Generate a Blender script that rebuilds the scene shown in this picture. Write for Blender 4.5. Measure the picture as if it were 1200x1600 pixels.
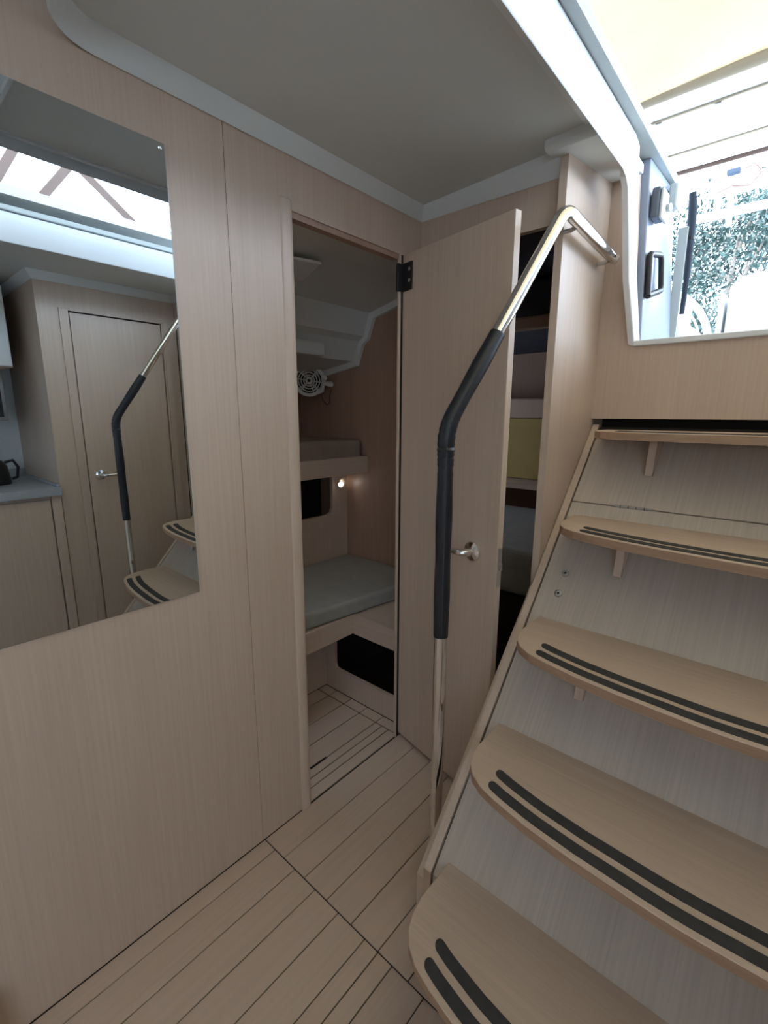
import bpy, bmesh, math, random
from mathutils import Vector, Matrix

random.seed(7)
for o in list(bpy.data.objects):
    bpy.data.objects.remove(o)
S = bpy.context.scene
COL = S.collection

# ------------------------------------------------------------------ camera
PITCH, YAW, ROLL, FPX = -0.204407899, 0.718397819, 0.00418526517, 732.23
fw = Vector((-math.sin(YAW)*math.cos(PITCH), math.cos(YAW)*math.cos(PITCH), math.sin(PITCH)))
rt0 = Vector((math.cos(YAW), math.sin(YAW), 0)); up0 = rt0.cross(fw)
rt = math.cos(ROLL)*rt0 + math.sin(ROLL)*up0
up = -math.sin(ROLL)*rt0 + math.cos(ROLL)*up0
cam_data = bpy.data.cameras.new('camera')
cam = bpy.data.objects.new('camera', cam_data); COL.objects.link(cam)
m = Matrix((rt, up, -fw)).transposed().to_4x4(); m.translation = Vector((1.1, 0.0, 1.32))
cam.matrix_world = m
cam_data.sensor_fit = 'HORIZONTAL'; cam_data.sensor_width = 36.0
cam_data.lens = 36.0*FPX/1200.0
cam_data.clip_start = 0.01; cam_data.clip_end = 300
S.camera = cam

# ------------------------------------------------------------------ sky, sun, exposure
W = bpy.data.worlds.new('sky'); S.world = W; W.use_nodes = True
bg = W.node_tree.nodes['Background']
bg.inputs['Color'].default_value = (0.66, 0.80, 1.0, 1)
bg.inputs['Strength'].default_value = 8.0
sun_d = bpy.data.lights.new('sun', 'SUN'); sun_d.energy = 5.0; sun_d.angle = 0.02; sun_d.color = (1.0, 0.95, 0.86)
sun = bpy.data.objects.new('sun', sun_d); COL.objects.link(sun)
sun.rotation_euler = (math.radians(-14), math.radians(-12), 0); sun.location = (0, 0, 12)
S.view_settings.view_transform = 'Standard'; S.view_settings.look = 'None'
S.view_settings.gamma = 1.0; S.view_settings.use_curve_mapping = False
S.view_settings.exposure = 0.55

# ------------------------------------------------------------------ materials
def nt(name):
    mat = bpy.data.materials.new(name); mat.use_nodes = True
    n = mat.node_tree; b = n.nodes['Principled BSDF']
    return mat, n, b

def plain(name, col, rough=0.5, metal=0.0, vary=0.06, scale=6.0, spec=0.5, bump=0.0):
    mat, n, b = nt(name)
    tc = n.nodes.new('ShaderNodeTexCoord'); no = n.nodes.new('ShaderNodeTexNoise')
    no.inputs['Scale'].default_value = scale; no.inputs['Detail'].default_value = 4
    n.links.new(tc.outputs['Object'], no.inputs['Vector'])
    cr = n.nodes.new('ShaderNodeValToRGB')
    cr.color_ramp.elements[0].position = 0.3; cr.color_ramp.elements[1].position = 0.7
    cr.color_ramp.elements[0].color = tuple(c*(1-vary) for c in col)+(1,)
    cr.color_ramp.elements[1].color = tuple(min(1, c*(1+vary)) for c in col)+(1,)
    n.links.new(no.outputs['Fac'], cr.inputs['Fac']); n.links.new(cr.outputs['Color'], b.inputs['Base Color'])
    b.inputs['Roughness'].default_value = rough; b.inputs['Metallic'].default_value = metal
    b.inputs['Specular IOR Level'].default_value = spec
    if bump:
        bp = n.nodes.new('ShaderNodeBump'); bp.inputs['Strength'].default_value = bump; bp.inputs['Distance'].default_value = 0.002
        n2 = n.nodes.new('ShaderNodeTexNoise'); n2.inputs['Scale'].default_value = scale*25
        n.links.new(tc.outputs['Object'], n2.inputs['Vector'])
        n.links.new(n2.outputs['Fac'], bp.inputs['Height']); n.links.new(bp.outputs['Normal'], b.inputs['Normal'])
    return mat

def wood(name, ca, cb, axis='Z', rough=0.42, fine=140.0, contrast=1.0, tilt=0.0):
    """pale veneer: long soft streaks and fine pores along one axis"""
    mat, n, b = nt(name)
    tc = n.nodes.new('ShaderNodeTexCoord')
    oi = n.nodes.new('ShaderNodeObjectInfo')
    add = n.nodes.new('ShaderNodeVectorMath'); add.operation = 'ADD'
    sc = n.nodes.new('ShaderNodeVectorMath'); sc.operation = 'SCALE'; sc.inputs['Scale'].default_value = 7.0
    cx = n.nodes.new('ShaderNodeCombineXYZ')
    for i in range(3): n.links.new(oi.outputs['Random'], cx.inputs[i])
    n.links.new(cx.outputs[0], sc.inputs[0])
    n.links.new(tc.outputs['Object'], add.inputs[0]); n.links.new(sc.outputs[0], add.inputs[1])
    rot = n.nodes.new('ShaderNodeMapping'); rot.inputs['Rotation'].default_value = (tilt, 0, 0)
    n.links.new(add.outputs[0], rot.inputs['Vector'])
    def noise(scl, stretch, detail):
        mp = n.nodes.new('ShaderNodeMapping')
        v = [scl, scl, scl]; v['XYZ'.index(axis)] = scl*stretch
        mp.inputs['Scale'].default_value = v
        no = n.nodes.new('ShaderNodeTexNoise'); no.inputs['Scale'].default_value = 1.0
        no.inputs['Detail'].default_value = detail; no.inputs['Roughness'].default_value = 0.6
        n.links.new(rot.outputs[0], mp.inputs['Vector']); n.links.new(mp.outputs[0], no.inputs['Vector'])
        return no
    n1 = noise(9.0, 0.06, 3); n2 = noise(fine, 0.02, 2); n3 = noise(2.2, 0.5, 2)
    mx = n.nodes.new('ShaderNodeMath'); mx.operation = 'MULTIPLY_ADD'
    n.links.new(n2.outputs['Fac'], mx.inputs[0]); mx.inputs[1].default_value = 0.55
    m2 = n.nodes.new('ShaderNodeMath'); m2.operation = 'MULTIPLY'; m2.inputs[1].default_value = 0.30
    n.links.new(n1.outputs['Fac'], m2.inputs[0]); n.links.new(m2.outputs[0], mx.inputs[2])
    m3 = n.nodes.new('ShaderNodeMath'); m3.operation = 'MULTIPLY_ADD'; m3.inputs[1].default_value = 0.15
    n.links.new(n3.outputs['Fac'], m3.inputs[0]); n.links.new(mx.outputs[0], m3.inputs[2])
    cr = n.nodes.new('ShaderNodeValToRGB')
    cr.color_ramp.elements[0].position = 0.5-0.16/contrast; cr.color_ramp.elements[1].position = 0.5+0.16/contrast
    cr.color_ramp.elements[0].color = tuple(cb)+(1,); cr.color_ramp.elements[1].color = tuple(ca)+(1,)
    n.links.new(m3.outputs[0], cr.inputs['Fac']); n.links.new(cr.outputs['Color'], b.inputs['Base Color'])
    b.inputs['Roughness'].default_value = rough
    bp = n.nodes.new('ShaderNodeBump'); bp.inputs['Strength'].default_value = 0.05; bp.inputs['Distance'].default_value = 0.001
    n.links.new(n2.outputs['Fac'], bp.inputs['Height']); n.links.new(bp.outputs['Normal'], b.inputs['Normal'])
    return mat

OAK_A, OAK_B = (0.615, 0.478, 0.372), (0.535, 0.408, 0.312)
M = {}
M['oak'] = wood('pale_oak_veneer', OAK_A, OAK_B, 'Z')
M['oak_x'] = wood('pale_oak_veneer_cross', OAK_A, OAK_B, 'X')
M['oak_y'] = wood('pale_oak_veneer_long', OAK_A, OAK_B, 'Y')
M['oak_edge'] = wood('oak_edge_band', (0.65, 0.515, 0.405), (0.57, 0.445, 0.345), 'Z')
M['stair_panel'] = wood('grey_oak_stair_panel', (0.610, 0.525, 0.440), (0.490, 0.418, 0.348), 'Z', rough=0.5, tilt=math.atan(0.902))  # greyer oak than the walls
M['tread'] = wood('oak_tread', (0.650, 0.505, 0.395), (0.560, 0.428, 0.330), 'X', rough=0.5)
M['ply_edge'] = wood('tread_edge_lipping', (0.46, 0.300, 0.195), (0.36, 0.225, 0.140), 'X', rough=0.5)
M['plank'] = wood('sole_plank', (0.640, 0.495, 0.388), (0.560, 0.428, 0.330), 'Y', rough=0.42, fine=110, contrast=0.8)
M['seam'] = plain('dark_caulk', (0.035, 0.026, 0.020), 0.8)
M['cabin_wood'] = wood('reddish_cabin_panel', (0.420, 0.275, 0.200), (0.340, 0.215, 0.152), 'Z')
M['liner'] = plain('white_headliner', (0.66, 0.68, 0.655), 0.55, vary=0.015, scale=3)
M['gel'] = plain('white_gelcoat', (0.80, 0.83, 0.84), 0.25, vary=0.02, scale=4)
M['gel_grey'] = plain('grey_gelcoat', (0.50, 0.55, 0.54), 0.4, vary=0.03, scale=4)
M['chrome'] = plain('polished_steel', (0.80, 0.80, 0.80), 0.09, 1.0, vary=0.02, scale=30)
M['steel'] = plain('satin_steel', (0.52, 0.52, 0.52), 0.3, 1.0, vary=0.03, scale=30)
M['leather'] = plain('black_leather', (0.010, 0.013, 0.020), 0.36, vary=0.25, scale=40, bump=0.25)
M['thread'] = plain('grey_thread', (0.06, 0.065, 0.075), 0.8)
M['grip'] = plain('charcoal_grip_tape', (0.040, 0.040, 0.043), 0.65, vary=0.2, scale=60, bump=0.4)
M['black'] = plain('black_plastic', (0.012, 0.012, 0.014), 0.4)
M['blackmetal'] = plain('black_steel_bracket', (0.012, 0.012, 0.013), 0.45)
M['mirror'] = plain('silvered_glass', (0.66, 0.73, 0.78), 0.0, 1.0, vary=0.0)
M['glass_edge'] = plain('glass_edge', (0.45, 0.52, 0.52), 0.15)
M['fabric'] = plain('grey_mattress_fabric', (0.340, 0.330, 0.290), 0.9, vary=0.05, scale=20, bump=0.2)
M['fabric_br'] = plain('brown_cushion_fabric', (0.280, 0.205, 0.160), 0.9, vary=0.06, scale=20, bump=0.2)
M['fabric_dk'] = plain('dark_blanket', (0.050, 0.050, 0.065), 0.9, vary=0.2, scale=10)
M['dark'] = plain('dark_lining_and_gap_shade', (0.020, 0.014, 0.012), 0.8)  # locker linings, also painted shade in door gaps and the stair void
M['white'] = plain('white_plastic', (0.72, 0.72, 0.68), 0.35, vary=0.02)
M['worktop'] = plain('grey_worktop', (0.38, 0.40, 0.42), 0.35, vary=0.05, scale=50)
M['yellow'] = plain('ochre_panel', (0.50, 0.36, 0.12), 0.7)
M['cord'] = plain('brown_cord', (0.10, 0.035, 0.025), 0.6)
M['tan'] = plain('tan_canvas_strip', (0.085, 0.052, 0.038), 0.8)
M['navy'] = plain('dark_blue_cover', (0.03, 0.045, 0.07), 0.8)
M['bark'] = plain('grey_bark', (0.20, 0.17, 0.14), 0.9, vary=0.2, scale=12)
M['leaf'] = plain('blue_green_leaves', (0.028, 0.060, 0.050), 0.6, vary=0.35, scale=3)
M['seal'] = plain('dark_rubber_seal', (0.07, 0.065, 0.06), 0.7)
M['latchgrey'] = plain('blue_grey_casting', (0.10, 0.12, 0.16), 0.4)
M['cheek'] = plain('shade_tinted_gelcoat', (0.34, 0.40, 0.52), 0.35, vary=0.03, scale=4)  # white gelcoat with its shade put into the colour as blue-grey
M['hem'] = plain('beige_hem', (0.22, 0.18, 0.12), 0.8)
M['acrylic'] = plain('tinted_acrylic', (0.42, 0.66, 0.82), 0.08)

def canvas_material():
    mat, n, b = nt('yellow_canvas')
    out = n.nodes['Material Output']
    tr = n.nodes.new('ShaderNodeBsdfTranslucent'); tr.inputs['Color'].default_value = (0.86, 0.68, 0.40, 1)
    b.inputs['Base Color'].default_value = (0.82, 0.66, 0.40, 1); b.inputs['Roughness'].default_value = 0.85
    tc = n.nodes.new('ShaderNodeTexCoord'); no = n.nodes.new('ShaderNodeTexNoise'); no.inputs['Scale'].default_value = 3
    n.links.new(tc.outputs['Object'], no.inputs['Vector'])
    cr = n.nodes.new('ShaderNodeValToRGB')
    cr.color_ramp.elements[0].color = (0.42, 0.325, 0.18, 1); cr.color_ramp.elements[1].color = (0.49, 0.39, 0.24, 1)
    n.links.new(no.outputs['Fac'], cr.inputs['Fac'])
    n.links.new(cr.outputs['Color'], tr.inputs['Color']); n.links.new(cr.outputs['Color'], b.inputs['Base Color'])
    mx = n.nodes.new('ShaderNodeMixShader'); mx.inputs[0].default_value = 0.12
    n.links.new(b.outputs[0], mx.inputs[1]); n.links.new(tr.outputs[0], mx.inputs[2]); n.links.new(mx.outputs[0], out.inputs['Surface'])
    return mat
M['canvas'] = canvas_material()

def emitter(name, col, strength):
    mat, n, b = nt(name)
    b.inputs['Emission Color'].default_value = col+(1,); b.inputs['Emission Strength'].default_value = strength
    b.inputs['Base Color'].default_value = (0.9, 0.9, 0.9, 1)
    return mat
M['led'] = emitter('led_lens', (1.0, 0.97, 0.90), 22.0)

# ------------------------------------------------------------------ mesh helpers (all in world metres)
class B:
    def __init__(s): s.bm = bmesh.new()
    def face(s, vs, mi=0):
        f = s.bm.faces.new(vs); f.material_index = mi; return f
    def box(s, x0, x1, y0, y1, z0, z1, mi=0):
        v = [s.bm.verts.new((x, y, z)) for z in (z0, z1) for y in (y0, y1) for x in (x0, x1)]
        for q in ((0,2,3,1),(4,5,7,6),(0,1,5,4),(2,6,7,3),(0,4,6,2),(1,3,7,5)): s.face([v[i] for i in q], mi)
        return s
    def prism(s, pts, a0, a1, axis='X', side_mi=0, cap_mi=0):
        """polygon pts in the plane normal to axis, extruded from a0 to a1"""
        def P(p, a):
            return {'X': (a, p[0], p[1]), 'Y': (p[0], a, p[1]), 'Z': (p[0], p[1], a)}[axis]
        lo = [s.bm.verts.new(P(p, a0)) for p in pts]; hi = [s.bm.verts.new(P(p, a1)) for p in pts]
        s.face(lo, cap_mi); s.face(hi[::-1], cap_mi)
        n = len(pts)
        for i in range(n): s.face([lo[i], hi[i], hi[(i+1) % n], lo[(i+1) % n]], side_mi)
        return s
    def ribbon(s, rows, closed=False, mi=0):
        vr = [[s.bm.verts.new(p) for p in r] for r in rows]
        for a, b in zip(vr[:-1], vr[1:]):
            n = len(a)
            for i in range(n if closed else n-1):
                s.face([a[i], a[(i+1) % n], b[(i+1) % n], b[i]], mi)
        return vr
    def tube(s, pts, r, seg=16, cap=True, mi=0):
        pts = [Vector(p) for p in pts]; rows = []
        rr = r if isinstance(r, (list, tuple)) else [r]*len(pts)
        t = (pts[1]-pts[0]).normalized()
        nrm = t.orthogonal().normalized()
        for i, p in enumerate(pts):
            if 0 < i < len(pts)-1: d = ((pts[i+1]-p).normalized()+(p-pts[i-1]).normalized())
            elif i == 0: d = pts[1]-p
            else: d = p-pts[i-1]
            d.normalize(); nrm = (nrm-d*nrm.dot(d)).normalized(); bn = d.cross(nrm)
            rows.append([p+rr[i]*(math.cos(k*2*math.pi/seg)*nrm+math.sin(k*2*math.pi/seg)*bn) for k in range(seg)])
        vr = s.ribbon(rows, True, mi)
        if cap: s.face(vr[0][::-1], mi); s.face(vr[-1], mi)
        return s
    def lathe(s, prof, centre, axis, seg=24, mi=0):
        axis = Vector(axis).normalized(); u = axis.orthogonal().normalized(); w = axis.cross(u); c = Vector(centre)
        rows = []
        for k in range(seg):
            a = 2*math.pi*k/seg; d = math.cos(a)*u+math.sin(a)*w
            rows.append([c+axis*h+d*max(r, 1e-5) for r, h in prof])
        rows.append(rows[0]); s.ribbon(rows, False, mi)
        bmesh.ops.remove_doubles(s.bm, verts=s.bm.verts, dist=1e-6)
        return s
    def ico(s, c, r, sub=1, squash=(1, 1, 1)):
        res = bmesh.ops.create_icosphere(s.bm, subdivisions=sub, radius=r)
        for v in res['verts']: v.co = Vector((v.co.x*squash[0], v.co.y*squash[1], v.co.z*squash[2]))+Vector(c)
        return s

def base_of(bm):
    xs = [v.co for v in bm.verts]
    return Vector(((min(c.x for c in xs)+max(c.x for c in xs))/2, (min(c.y for c in xs)+max(c.y for c in xs))/2, min(c.z for c in xs)))

def world_loc(o):
    v = Vector((0, 0, 0))
    while o: v += o.location; o = o.parent
    return v

def obj(name, b, mats, parent=None, smooth=False, bevel=0.0, local=False, bseg=2):
    """one mesh object; geometry is given in world metres and re-based on the object's own origin"""
    bm = b.bm
    bmesh.ops.recalc_face_normals(bm, faces=bm.faces)
    if local: org = Vector((0, 0, 0))
    elif parent: org = world_loc(parent)
    else: org = base_of(bm)
    bmesh.ops.translate(bm, verts=bm.verts, vec=-org)
    me = bpy.data.meshes.new(name); bm.to_mesh(me); bm.free()
    for mm in (mats if isinstance(mats, (list, tuple)) else [mats]): me.materials.append(M[mm])
    o = bpy.data.objects.new(name, me); COL.objects.link(o)
    if parent: o.parent = parent
    elif not local: o.location = org
    if smooth:
        for p in me.polygons: p.use_smooth = True
    if bevel:
        md = o.modifiers.new('edges', 'BEVEL'); md.width = bevel; md.segments = bseg; md.limit_method = 'ANGLE'; md.angle_limit = math.radians(40)
    if smooth and bevel == 0:
        try:
            md = o.modifiers.new('es', 'EDGE_SPLIT'); md.split_angle = math.radians(38)
        except Exception: pass
    return o

def tag(o, label=None, cat=None, group=None, kind=None):
    if label: o['label'] = label
    if cat: o['category'] = cat
    if group: o['group'] = group
    if kind: o['kind'] = kind
    return o

def thing(name, label, cat, loc, group=None, kind=None, rotz=0.0):
    o = bpy.data.objects.new(name, None); COL.objects.link(o); o.location = loc; o.rotation_euler[2] = rotz
    o.empty_display_size = 0.05
    return tag(o, label, cat, group, kind)

def struct(name, b, mats, label, cat=None, bevel=0.0, smooth=False):
    return tag(obj(name, b, mats, None, smooth, bevel), label, cat or name.split('_')[0], None, 'structure')

# ------------------------------------------------------------------ key dimensions (metres)
CZ = 2.02                    # headliner height
YB = 1.453                   # aft bulkhead
YC = 1.797                   # companionway bulkhead
PX0, PX1 = 0.500, 0.523      # left stair partition
SYM = 1.0525                 # centre line of the stairs
RX = 1.90                    # right wall
DOOR_Y0, DOOR_Y1, DOOR_H = 0.880, 1.342, 1.852
HX0, HX1 = 0.618, 1.487      # hatch opening
mir = lambda x: 2*SYM-x

# ================================================================== SETTING
# ---- floor: dark seam bed and individual planks
fl = struct('floor', B().box(-1.7, 3.3, -3.6, 3.8, -0.06, -0.004), 'seam', 'pale oak cabin sole of long planks with dark seams', 'floor')
G = 0.0015
def plank(x0, x1, y0, y1, mat='plank', z1=0.0, parent=fl, gap=G):
    return obj('plank', B().box(x0+gap, x1-gap, y0+gap, y1-gap, -0.02, z1), mat, parent, bevel=0.0008, bseg=1)
YS = 0.692
xs = [0.0, 0.054, 0.150, 0.242, 0.338, 0.436, 0.482, 0.528]
while xs[-1] < 1.85: xs.append(xs[-1]+0.0957)
for a, b_ in zip(xs[:-1], xs[1:]): plank(a, b_, -1.2, YS-0.0005)
xa = [0.0]+[0.096*i for i in range(1, 20)]
for a, b_ in zip(xa[:-1], xa[1:]):
    plank(a, b_, YS+0.0005, YB if b_ < 0.5 else (0.86 if b_ < 1.59 else YB))
# forward saloon and galley boards (wide, seen only in the mirror)
for i in range(9): plank(-1.6+i*0.54, -1.06+i*0.54, -3.4, -1.205)
for i in range(8): plank(1.92+i*0.09, 2.01+i*0.09, -1.2, 0.74)
plank(-1.6, 0.0, -1.2, -0.40)
# left cabin boards: long ones, then the cross border in front of the locker
for a, b_ in ((-0.052, -0.006), (-0.088, -0.054), (-0.126, -0.090), (-0.226, -0.128), (-0.328, -0.228), (-0.428, -0.330), (-0.508, -0.430)):
    plank(a, b_, 0.46, 1.352 if a > -0.2 else 1.352)
for a, b_ in ((-0.508, -0.430), (-0.428, -0.330), (-0.328, -0.228), (-0.226, -0.128), (-0.126, -0.012)):
    plank(a, b_, 1.355, 1.407)
tag(obj('finger_slot', B().box(-0.132, -0.122, 0.985, 1.065, -0.001, 0.0006), 'dark', fl))
tag(obj('floor_latch', B().prism([(0.268+0.011*math.cos(a), 0.262+0.026*math.sin(a)) for a in [2*math.pi*k/16 for k in range(16)]], -0.001, 0.0008, 'Z'), 'worktop', fl))
tag(obj('storage_box', B().box(0.001, 0.055, -0.38, 0.028, 0.002, 0.16), 'white', None, bevel=0.012, bseg=3), 'white box edge at the foot of the mirror wall, bottom left corner', 'box')
# stain marks on the sole are part of its wear (left as grain)

# ---- left wall with mirror and doorway
wl = struct('wall_left', B().box(-0.03, -0.002, -0.40, DOOR_Y0, 0, 2.25).box(-0.010, -0.002, DOOR_Y1, YB+0.02, 0, 2.25).box(-0.03, -0.002, DOOR_Y0, DOOR_Y1, DOOR_H, 2.25), 'oak', 'pale oak veneered wall carrying the mirror and the cabin doorway', 'wall')
def panel(x0, x1, y0, y1, z0, z1, parent, mat='oak'): return obj('panel', B().box(x0, x1, y0, y1, z0, z1), mat, parent)
panel(-0.0025, 0.0, -0.40, 0.6835, 0.003, 2.2, wl)
panel(-0.0025, 0.0, 0.6855, DOOR_Y0-0.001, 0.003, 2.2, wl)
panel(-0.0025, 0.0, DOOR_Y0-0.001, YB, DOOR_H, 2.2, wl)
panel(-0.0025, 0.0, DOOR_Y1+0.001, YB, 0.003, DOOR_H, wl)
# rounded casing on the near side of the doorway, thin edge on the hinge side, dark rebate on top
b_ = B(); prof = []
for k in range(9):
    a = math.pi*k/8; prof.append((-math.cos(a)*0.019, math.sin(a)*0.007))
rows = [[(p[1]-0.0005, 0.8595+p[0], z) for p in prof] for z in (0.0, 0.3, 0.9, 1.5, 1.868, 1.874)]
rows.append([(0.0, 0.8595+p[0]*0.9, 1.878) for p in prof]); b_.ribbon(rows)
b_.box(-0.03, -0.0003, 0.8410, DOOR_Y0, 0, 1.877)
obj('door_casing', b_, 'oak_edge', wl, smooth=True)
obj('door_casing', B().box(-0.008, 0.0005, DOOR_Y1-0.0075, DOOR_Y1-0.001, 0, DOOR_H), 'oak_edge', wl)
obj('hinge_gap_shade', B().box(-0.008, 0.0004, DOOR_Y1-0.001, DOOR_Y1+0.012, 0, DOOR_H), 'dark', wl)  # dark strip stands in for the shade between casing and door
obj('door_rebate', B().box(-0.030, -0.004, DOOR_Y0, DOOR_Y1-0.010, DOOR_H-0.016, DOOR_H-0.0005), 'cabin_wood', wl)

mirror = tag(obj('wall_mirror', B().box(0.0005, 0.005, -0.30, 0.5405, 0.877, 1.879), 'mirror'), 'large frameless wall mirror on the pale oak wall', 'mirror')
obj('polished_edge', B().box(0.0004, 0.0048, 0.5405, 0.5418, 0.877, 1.879), 'glass_edge', mirror)
obj('fixing_stud', B().lathe([(0.004, 0), (0.004, 0.0015), (0, 0.0022)], (0.005, 0.532, 1.870), (1, 0, 0), 12), 'chrome', mirror)

# ---- aft bulkhead strips round the aft cabin opening
wa = struct('wall_aft', B().box(0.0, PX0, YB, YB+0.022, 1.863, 2.06).box(0.0, 0.05, YB, YB+0.022, 0, 1.863), 'oak', 'oak bulkhead header above the open aft cabin doorway', 'wall')
struct('wall_aft_right', B().box(mir(PX0), RX, YB, YB+0.022, 0, 2.06), 'oak', 'oak bulkhead right of the stairs, seen dim in the mirror', 'wall')

obj('door_gap_shade', B().box(RX-0.034, RX-0.012, YB-0.0015, YB-0.0002, 0, 1.86), 'dark', bpy.data.objects['wall_aft_right'])  # dark strip on the solid wall in place of a shaded gap
obj('door_casing', B().box(RX-0.085, RX-0.040, YB-0.008, YB-0.0002, 0, 1.87), 'oak', bpy.data.objects['wall_aft_right'])
# ---- partitions either side of the stairs
def partition(name, x0, x1, label):
    b = B()
    pts = [(0.826, 0.0), (0.826, 0.138), (1.423, 0.770), (1.423, CZ+0.01), (1.83, CZ+0.07), (1.83, 0.0)]
    b.prism(pts, x0, x1, 'X')
    return struct(name, b, 'oak', label, 'wall')
pl_ = partition('wall_stair_left', PX0, PX1, 'oak partition panel left of the stairs, its edge sloping with the steps')
partition('wall_stair_right', mir(PX1), mir(PX0), 'oak partition panel right of the stairs beside the closed door')
# pale edge banding down the front edge of the partitions
def edging(par, x0, x1):
    b = B(); t = 0.0015
    pts = [(0.826, 0.0), (0.826, 0.1385), (1.4225, 0.7715), (1.4225, CZ)]
    out = [(p[0]-t, p[1]) for p in pts]
    b.prism(pts+out[::-1], x0, x1, 'X'); obj('edge_banding', b, 'oak_edge', par)
edging(pl_, PX0, PX1)

# ---- companionway bulkhead under the opening
OZ = 1.556
wc = struct('wall_companionway', B().prism([(PX1, 1.31), (mir(PX1), 1.31), (mir(PX1), 2.12), (mir(0.598), 2.12), (mir(0.634), OZ), (0.634, OZ), (0.598, 2.12), (PX1, 2.12)], YC, YC+0.03, 'Y'), 'oak', 'pale oak bulkhead below and beside the bright companionway opening', 'wall')

# ---- right wall, closed door, galley recess
DR0, DR1 = 0.882, 1.367
wr = struct('wall_right', B().box(RX, RX+0.03, 0.74, DR0, 0, 2.06).box(RX, RX+0.03, DR1, YB+0.02, 0, 2.06).box(RX, RX+0.03, DR0, DR1, 1.852, 2.06), 'oak', 'oak wall around the closed door seen in the mirror', 'wall')
for y0, y1 in ((DR0-0.045, DR0-0.008), (DR1+0.008, DR1+0.045)):
    obj('door_casing', B().box(RX-0.006, RX, y0, y1, 0, 1.86), 'oak', wr, bevel=0.002)
struct('wall_galley', B().box(RX+0.0302, 2.62, 0.74, 0.762, 0, 2.06), 'oak', 'oak end panel beside the galley worktop seen in the mirror', 'wall')

# ---- headliner, cove, raised saloon ceiling
cpts = [(HX0, 0.353)]+[(0.095-math.sin(math.pi/2*k/8)*0.067, 0.420-math.cos(math.pi/2*k/8)*0.067) for k in range(9)]+[(0.028, YB-0.028), (HX0, YB-0.028)]
b_ = B().prism(cpts, CZ, CZ+0.03, 'Z')
for v in b_.bm.verts: v.co.z += (v.co.x-0.028)*0.045      # slight camber up towards the hatch
ceil = struct('ceiling', b_, 'liner', 'smooth grey white headliner panel above the left doorway', 'ceiling')
struct('ceiling_right', B().box(HX1, RX-0.028, 0.385, YB-0.028, CZ, CZ+0.03).box(RX-0.028, 2.62, 0.385, 0.71, CZ, CZ+0.03), 'liner', 'grey white headliner right of the hatch seen in the mirror', 'ceiling')
struct('ceiling_saloon', B().box(-1.7, HX0, -3.6, 0.36, 2.20, 2.25).box(HX1, 3.3, -3.6, 0.36, 2.20, 2.25).box(HX0, HX1, -3.6, -0.12, 2.20, 2.25), 'liner', 'raised white ceiling over the saloon', 'ceiling')

def sweep(path, prof):
    """prof = (inset to the left of travel, z) swept along a 2D path with mitred corners"""
    rows = []; n = len(path); P = [Vector(p) for p in path]
    for i, p in enumerate(P):
        d0 = (P[i]-P[i-1]).normalized() if i else None
        d1 = (P[i+1]-P[i]).normalized() if i < n-1 else None
        d0 = d0 or d1; d1 = d1 or d0
        n0 = Vector((-d0.y, d0.x)); n1 = Vector((-d1.y, d1.x)); mv = (n0+n1).normalized(); k = 1/max(0.3, mv.dot(n0))
        rows.append([(p.x+mv.x*k*s, p.y+mv.y*k*s, z) for s, z in prof])
    return rows
cov = [(0.0, 1.983), (0.004, 1.980), (0.028, 2.012), (0.031, CZ+0.001), (0.031, 2.062), (0.0, 2.062)]
r = 0.095; y0 = 0.325
path = [(HX0, y0)]
for k in range(0, 9):
    a = math.pi/2*k/8; path.append((r-math.sin(a)*r, y0+r-math.cos(a)*r))
path += [(0.0, 0.8), (0.0, YB), (PX0, YB)]
path = path[::-1]          # travel so that the room lies to the left
b_ = B(); b_.ribbon(sweep(path, cov), True)
trim1 = struct('trim_1', b_, 'liner', 'pale moulded cove edging round the headliner above the oak wall', 'trim', smooth=True)
b_ = B(); path = [(mir(PX0), YB), (RX, YB), (RX, 0.74), (2.62, 0.74)]
b_.ribbon(sweep(path[::-1], cov), True)
struct('trim_2', b_, 'liner', 'pale cove edging above the closed door seen in the mirror', 'trim', smooth=True)
# riser between lower headliner and raised saloon ceiling
struct('trim_3', B().box(0.10, HX0, 0.335, 0.36, 2.035, 2.22).box(HX1, 2.62, 0.335, 0.385, 1.99, 2.22).box(0.0, 0.10, 0.36, 0.42, 2.04, 2.22), 'liner', 'white riser at the forward edge of the low headliner', 'trim')
# little dropped soffit over the partition top
b_ = B(); b_.prism([(1.352, 2.10), (1.358, 2.022), (1.368, 2.013), (1.80, 2.072), (1.80, 2.10)], 0.478, HX0-0.004, 'X')
struct('trim_4', b_, 'liner', 'small dropped white soffit over the top of the stair partition', 'trim', bevel=0.004)

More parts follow.
